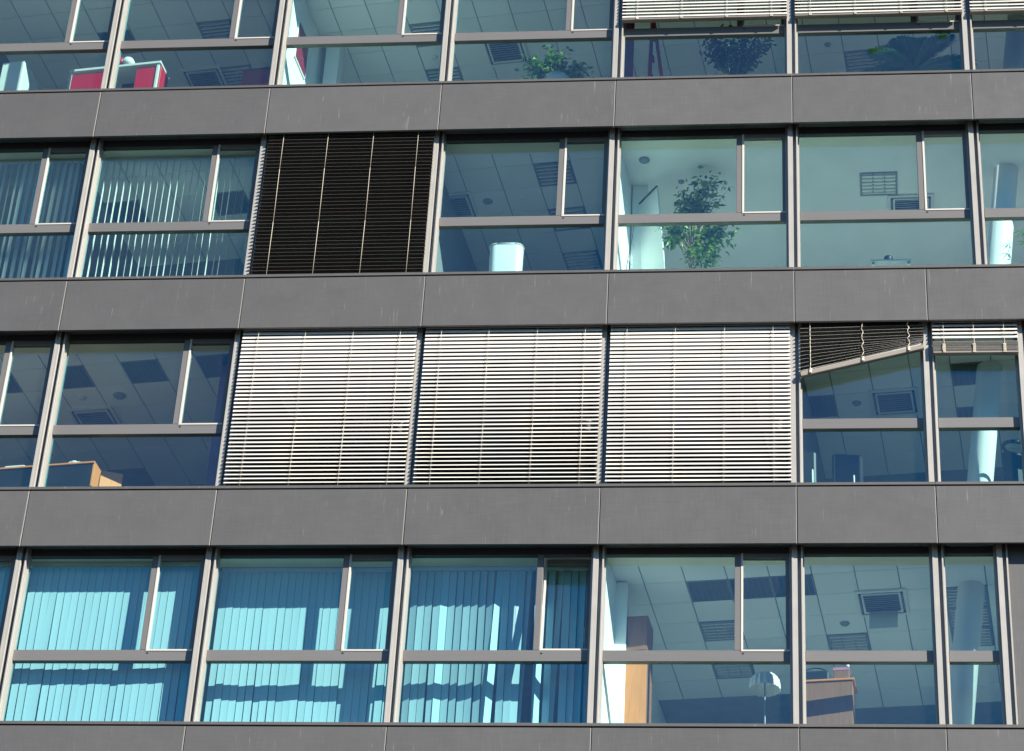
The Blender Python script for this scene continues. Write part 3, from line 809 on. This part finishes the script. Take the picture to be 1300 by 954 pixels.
# palm
t = at('palm', 3, 1.90, 0.95, 0.0)
bm = bmesh.new(); bm_lathe(bm, [(0.16, 0), (0.21, 0.4), (0.2, 0.42)], 18); put('pot', mesh('pot', bm, 'pot'), t)
bm = bmesh.new(); zc = 9.12 - fz3; bm_tube(bm, (0, 0, 0.35), (0.02, 0, zc), 0.05, 0.04, 10); put('trunk', mesh('trunk', bm, 'bark'), t)
for k in range(20):
    az = -math.pi / 2 + (k - 9.5) * 0.31 + random.uniform(-.1, .1) + math.pi / 2
    el = R(random.uniform(14, 52)); Lf = random.uniform(.8, 1.05)
    bm = bmesh.new(); pts = []
    for s_ in range(9):
        u = s_ / 8
        r_ = Lf * u * math.cos(el) * (1 + .15 * u); z_ = Lf * (u * math.sin(el) - 0.42 * u * u)
        pts.append(Vector((math.cos(az) * r_, math.sin(az) * r_ * 0.8, z_)))
    for a_, b_ in zip(pts, pts[1:]): bm_tube(bm, a_, b_, 0.006, 0.005, 4, False)
    for s_ in range(1, 34):
        u = s_ / 34 * 7.99; i_ = int(u); p_ = pts[i_].lerp(pts[i_ + 1], u - i_); dd = (pts[i_ + 1] - pts[i_]).normalized()
        sd_ = dd.cross(Vector((0, 0, 1))).normalized()
        for sg in (-1, 1):
            bm_leaf(bm, p_, dd * 0.9 + sd_ * sg * 0.8 + Vector((0, 0, -.15)), Vector((0, 0, 1)), 0.30 * math.sin(0.35 + u / 8 * 2.5), 0.036)
    put('frond', mesh('frond', bm, 'leaf_d'), t, (0.02, 0, zc))
tag(t, 'dark potted palm with spread fronds behind the top right window', 'palm')
# red stepladder
t = at('stepladder', 3, -2.22, 0.95, 0.0)
hh = 10.35 - fz3
for y in (0.0, 0.35):
    for k, (xa, xb) in enumerate(((-0.06, -0.02), (0.30, 0.02))):
        bm = bmesh.new(); bm_tube(bm, (xa, y, 0), (xb, 0.1 + y * 0.3, hh), 0.028, 0.026, 6); put('leg', mesh('leg', bm, 'red'), t)
for k in range(5):
    z_ = 0.35 + k * 0.42; u = z_ / hh
    lb('step', -0.075 + 0.04 * u, 0.005 + 0.04 * u, 0.02 + 0.08 * u, 0.33 - 0.14 * u, z_ - 0.012, z_ + 0.012, 'redp', t)
tag(t, 'red folding stepladder behind the top row window beside the big plant', 'stepladder')
t = at('red_screen', 3, -2.56, 0.8, -0.15)
lb('panel', -0.09, 0.06, -0.012, 0.012, 0.03, 10.2 - fz3, 'redp', t, 0.004); lb('foot', -0.1, 0.07, -0.15, 0.15, 0, 0.03, 'dark', t)
tag(t, 'narrow dark red screen left of the stepladder, top row', 'screen')

# second row
fz2 = floor_z(2)
bm = bmesh.new()
def rrect(w, d, r, n=6):
    out = []
    for cx, cy, a0 in ((w - r, d - r, 0), (-w + r, d - r, 90), (-w + r, -d + r, 180), (w - r, -d + r, 270)):
        for i in range(n + 1):
            a_ = R(a0 + 90 * i / n); out.append((cx + r * math.cos(a_), cy + r * math.sin(a_)))
    return out
prof = [(0.93, 0), (0.97, 0.02), (1.0, 0.80), (0.985, 0.825), (0.94, 0.832), (0.92, 0.80), (0.9, 0.06)]
ring = rrect(0.25, 0.15, 0.11)
rr = [[bm.verts.new((x * s_, y * s_, z_)) for x, y in ring] for s_, z_ in prof]
for a_, b_ in zip(rr, rr[1:]):
    for i in range(len(ring)): bm.faces.new((a_[i], a_[(i + 1) % len(ring)], b_[(i + 1) % len(ring)], b_[i])).smooth = True
bm.faces.new(rr[0][::-1]); bm.faces.new(rr[-1])
t = put('tub', mesh('tub', bm, 'white'), None, (-4.29, 0.54, G + H + h - 0.020))
lip = bmesh.new(); 
for i in range(len(ring)):
    a_, b_ = ring[i], ring[(i + 1) % len(ring)]
    bm_tube(lip, (a_[0] * 1.01, a_[1] * 1.01, 0.82), (b_[0] * 1.01, b_[1] * 1.01, 0.82), 0.012, 0.012, 6)
put('rim', mesh('rim', lip, 'white'), t)
tag(t, 'white rounded plastic tub standing on the added bounce ledge, second row', 'tub')
# leaning board
def slab4(name, q4, th, mat, parent, org):
    a, b, c, d = [Vector(p_) - Vector(org) for p_ in q4]
    n_ = (b - a).cross(d - a).normalized() * th
    bm = bmesh.new(); v = [bm.verts.new(p_) for p_ in (a, b, c, d)] + [bm.verts.new(p_ + n_) for p_ in (a, b, c, d)]
    for f in ((0, 1, 2, 3), (7, 6, 5, 4), (0, 4, 5, 1), (1, 5, 6, 2), (2, 6, 7, 3), (3, 7, 4, 0)): bm.faces.new([v[i] for i in f])
    bmesh.ops.recalc_face_normals(bm, faces=bm.faces)
    return put(name, mesh(name, bm, mat), parent)
og = (-1.95, 1.1, fz2)
t = empty('leaning_board', (og[0], og[1], G + og[2]))
A, B_, C_, D_ = (-2.10, 1.15, 7.06), (-1.84, 1.12, fz2 + .01), (-2.36, 1.62, fz2 + .01), (-2.46, 1.60, 6.98)
slab4('board', (A, B_, C_, D_), 0.02, 'white', t, og)
bm = bmesh.new(); bm_tube(bm, Vector(A) - Vector(og) + Vector((0, 0, .012)), Vector(D_) - Vector(og) + Vector((0, 0, .012)), 0.018, 0.018, 8)
put('edge_strip', mesh('edge_strip', bm, 'dark'), t)
tag(t, 'white board leaning at an angle left of the ficus, with a dark top edge', 'board')
bm = bmesh.new(); cp = [(-2.44, 1.2, 6.35), (-2.46, 1.2, 6.1), (-2.49, 1.2, 5.9), (-2.53, 1.2, 5.6), (-2.54, 1.2, 5.2), (-2.54, 1.2, fz2 + .02)]
for a_, b_ in zip(cp, cp[1:]): bm_tube(bm, Vector(a_) - Vector((-2.54, 1.2, fz2)), Vector(b_) - Vector((-2.54, 1.2, fz2)), 0.006, 0.006, 6)
t = put('cable', mesh('cable', bm, 'dark'), None, (-2.54, 1.2, G + fz2)); tag(t, 'black cable running down the white wall beside the leaning board', 'cable')
shrub('ficus_tree', 2, -1.56, 1.2, 0.19, 0.42, 6.02 - fz2, [(.28, 0, 7.12 - fz2, .24, .2, .16, 1.1), (-.05, 0, 6.85 - fz2, .2, .2, .18, 1), (.36, 0, 6.2 - fz2, .34, .25, .22, 1.4), (-.30, 0, 6.25 - fz2, .16, .2, .18, .8), (.2, 0, 5.75 - fz2, .3, .25, .2, 1)],
      1250, 0.115, ('leaf', 'leaf', 'leaf_d', 'leaf_b'), 'ficus tree with sunlit green leaves behind the second-row window')
t = at('side_table', 2, 1.43, 0.95, 0.0)
hh = 5.31 - fz2
lb('top', -0.3, 0.3, -0.2, 0.2, hh - 0.025, hh, 'pale', t, 0.004)
for x in (-.26, .26):
    for y in (-.16, .16): lb('leg', x - .018, x + .018, y - .018, y + .018, 0, hh - 0.026, 'fitting', t)
tag(t, 'pale side table just showing above the sill, second row right', 'table')
bm = bmesh.new(); bm_lathe(bm, [(0.045, 0), (0.05, 0.10), (0.065, 0.13), (0.068, 0.17), (0.05, 0.19)], 18)
tag(put('jar', mesh('jar', bm, 'dark'), None, (1.40, 0.95, G + 5.311)), 'small dark round jar on the side table, second row right', 'jar')
# reedy plant at the right edge
t = at('reed_plant', 2, 3.62, 0.95, 0.0)
bm = bmesh.new(); bm_lathe(bm, [(0.12, 0), (0.16, 0.35), (0.15, 0.37)], 16); put('pot', mesh('pot', bm, 'pot'), t)
for k in range(8):
    bm = bmesh.new(); e = Vector((random.uniform(-.28, .25), random.uniform(-.15, .15), random.uniform(0.95, 1.75)))
    m_ = e * 0.55 + Vector((0, 0, .15)); bm_tube(bm, (0, 0, .35), m_, 0.006, 0.005, 5); bm_tube(bm, m_, e, 0.005, 0.003, 5)
    for i in range(14):
        a_ = i * 2.4; bm_leaf(bm, e, Vector((math.cos(a_), math.sin(a_), random.uniform(-.5, .25))), Vector((0, 0, 1)), random.uniform(.14, .2), 0.018)
    put('stem', mesh('stem', bm, 'leaf'), t)
tag(t, 'reed-like green plant at the right edge beside the column, second row', 'plant')

# third row
fz1 = floor_z(1)
t = at('reception_counter', 1, -10.235, 1.0)
hh = 2.015 - fz1
lb('front', -2.6, -0.03, 0.0, 0.03, 0.02, hh - 0.031, 'dark', t); lb('top', -2.62, 0.0, -0.02, 0.5, hh - 0.03, hh, 'wood', t, 0.003)
lb('end_panel', -0.028, 0.0, 0.0, 0.48, 0.0, hh - 0.031, 'wood', t, 0.002)
tag(t, 'dark reception counter with orange wooden top, third row left', 'counter')
bm = bmesh.new()
for (x_, z_, r_) in ((0, .035, .06), (.07, .025, .05), (-.05, .03, .045)): bmesh.ops.create_icosphere(bm, subdivisions=2, radius=r_, matrix=Matrix.Translation((x_, 0, z_)) @ Matrix.Diagonal((1, .8, .6, 1)))
tag(put('paper_bundle', mesh('paper_bundle', bm, 'white'), None, (-10.58, 1.1, G + 2.018)), 'crumpled white paper near the right end of the reception counter', 'paper')
t = empty('desk_printer', (-11.50, 1.32, G + 2.017), ANG)
lb('body', -0.16, 0.16, -0.12, 0.14, 0, 0.07, 'pale', t, 0.012); lb('tray', -0.12, 0.12, -0.17, -0.121, 0.01, 0.025, 'white', t)
tag(t, 'small pale machine on the reception counter at the far left', 'printer')
t = at('carton', 1, -9.93, 0.90, 0.35)
hh = 1.69 - fz1
lb('body', -0.16, 0.16, -0.13, 0.13, 0, hh, 'wood', t, 0.004); lb('tape', -0.161, 0.161, -0.03, 0.03, hh, hh + 0.002, 'woodd', t)
tag(t, 'orange wooden box standing in front of the reception counter, third row', 'box')
t = at('tall_screen', 1, -8.22, 1.0, 0.0)
hh = 3.70 - fz1
lb('panel', -0.32, 0.2, -0.02, 0.02, 0.03, hh, 'mauve', t, 0.003); lb('foot', -0.3, 0.18, -0.2, 0.2, 0, 0.029, 'dark', t)
tag(t, 'tall mauve panel at the right end of the reception counter window', 'screen')
def chair(row, x, y, rz, top, label, hoop=False, mat='dark'):
    t = at('office_chair', row, x, y, rz)
    bm = bmesh.new()
    for i in range(5):
        a_ = i * math.tau / 5; bm_tube(bm, (0, 0, .09), (.28 * math.cos(a_), .28 * math.sin(a_), .05), .022, .015, 6)
    put('base', mesh('base', bm, 'dark'), t)
    bm = bmesh.new(); bm_tube(bm, (0, 0, .09), (0, 0, .45), .025, .025, 8); put('post', mesh('post', bm, 'fitting'), t)
    lb('seat', -.25, .25, -.25, .25, .45, .53, mat, t, 0.03)
    bm = bmesh.new()
    z0, z1 = .62, top
    if hoop:
        n = 24; zc_ = z1 - .13
        for i in range(n):
            a_, b_ = i * math.tau / n, (i + 1) * math.tau / n
            bm_tube(bm, (.19 * math.cos(a_), .28, zc_ + .11 * math.sin(a_)), (.19 * math.cos(b_), .28, zc_ + .11 * math.sin(b_)), .028, .028, 8)
        bm_box(bm, -.22, .22, .25, .31, z0, zc_ - .09, .025)
    else:
        bm_box(bm, -.22, .22, .25, .31, z0, z1, .025)
    put('backrest', mesh('backrest', bm, mat), t)
    bm = bmesh.new(); bm_tube(bm, (0, .2, .47), (0, .3, .7), .03, .025, 8); put('bracket', mesh('bracket', bm, 'dark'), t)
    for s_ in (-1, 1):
        bm = bmesh.new(); bm_tube(bm, (s_ * .26, .1, .48), (s_ * .28, .05, .7), .018, .018, 6); bm_tube(bm, (s_ * .28, .2, .71), (s_ * .28, -.12, .71), .025, .022, 6)
        put('armrest', mesh('armrest', bm, 'dark'), t)
    tag(t, label, 'chair')
chair(1, 3.02, 1.02, math.pi + 0.2, 1.44, 'dark office chair with an open hoop backrest right of the column, third row', hoop=True)
chair(1, 0.70, 1.5, math.pi + 0.1, 1.52, 'dark high-backed chair under the broken blind, the right one of two', mat='dark')
chair(1, 0.12, 1.35, math.pi - 0.2, 1.45, 'dark high-backed chair under the broken blind, the left one of two', mat='dark')
for (x_, z_, lab) in ((0.225, 1.52, 'taller thin white rod standing behind the sill below the broken blind'), (0.80, 1.42, 'shorter thin white rod behind the sill below the broken blind')):
    bm = bmesh.new(); bm_lathe(bm, [(0.012, 0), (0.012, z_ - h - 0.0), (0.007, z_ - h + 0.02)], 8); bm_lathe(bm, [(0.07, 0), (0.07, 0.015), (0.014, 0.03)], 14)
    tag(put('white_rod', mesh('white_rod', bm, 'white'), None, (x_, 0.55, G + h - 0.020)), lab, 'rod')

# bottom row
fz0 = floor_z(0)
t = at('cupboard', 0, -2.24, 1.35)
hh = -0.49 - fz0
lb('body', -.2, .2, -.2, .22, 0, hh, 'woodd', t, .003); lb('door', -.195, .195, -.222, -.202, .06, hh - .55, 'wood', t, .002); lb('door', -.195, .195, -.222, -.202, hh - .54, hh - .01, 'woodd', t, .002)  # sun and shade painted in: lower door orange, upper door brown
tag(t, 'tall brown wooden cupboard beside the white wall, bottom row', 'cupboard')
t = at('floor_lamp', 0, -0.455, 0.85)
zt_ = -1.54 - fz0
bm = bmesh.new(); bm_lathe(bm, [(.16, 0), (.16, .02), (.02, .04)], 20); put('base', mesh('base', bm, 'fitting'), t)
bm = bmesh.new(); bm_tube(bm, (0, 0, .03), (0, 0, zt_ - .1), .012, .012, 8); put('stem', mesh('stem', bm, 'fitting'), t)
bm = bmesh.new(); n = 36; prof = [(.21, -.24), (.205, -.16), (.19, -.09), (.14, -.03), (.06, -.002), (.02, 0)]
rings = [[bm.verts.new((r_ * (1 + .03 * (-1) ** i) * math.cos(math.tau * i / n), r_ * (1 + .03 * (-1) ** i) * math.sin(math.tau * i / n), zt_ + z_)) for i in range(n)] for r_, z_ in prof]
for a_, b_ in zip(rings, rings[1:]):
    for i in range(n): bm.faces.new((a_[i], a_[(i + 1) % n], b_[(i + 1) % n], b_[i]))
bm.faces.new(rings[-1]); put('lamp_shade', mesh('lamp_shade', bm, 'white'), t)
tag(t, 'floor lamp with pleated white dome shade, bottom row', 'lamp')
t = at('sideboard', 0, 0.40, 0.95)
hh = -1.635 - fz0
lb('body', -.38, .33, -.13, .25, 0, hh - .031, 'woodd', t, .003); lb('top', -.40, .36, -.15, .27, hh - .03, hh, 'wood', t, .003)
tag(t, 'orange topped wooden sideboard right of the lampshade, bottom row', 'sideboard')
t = empty('shoulder_bag', (0.22, 0.98, G - 1.634), ANG)
bm = bmesh.new(); bm_box(bm, -.2, .2, -.06, .08, 0, .19, .03); put('body', mesh('body', bm, 'dark'), t)
bm = bmesh.new()
for i in range(10):
    a_, b_ = math.pi * i / 10, math.pi * (i + 1) / 10
    bm_tube(bm, (.15 * math.cos(a_), 0, .18 + .07 * math.sin(a_)), (.15 * math.cos(b_), 0, .18 + .07 * math.sin(b_)), .009, .009, 6)
put('handle', mesh('handle', bm, 'dark'), t); tag(t, 'black bag lying on the orange sideboard, bottom row', 'bag')
t = empty('small_carton', (0.58, 0.98, G - 1.634), ANG)
lb('body', -.105, .105, -.08, .1, 0, .22, 'woodd', t, .004); lb('lid', -.11, .11, -.085, .105, .18, .222, 'mauve', t); tag(t, 'brown box beside the black bag on the sideboard', 'box')
bm = bmesh.new(); bm_lathe(bm, [(.02, 0), (.028, .01), (.028, .05), (.012, .065)], 12)
t = put('small_bottle', mesh('small_bottle', bm, 'white'), None, (0.655, 0.9, G - 1.412)); tag(t, 'tiny white pot on top of the brown box', 'pot')
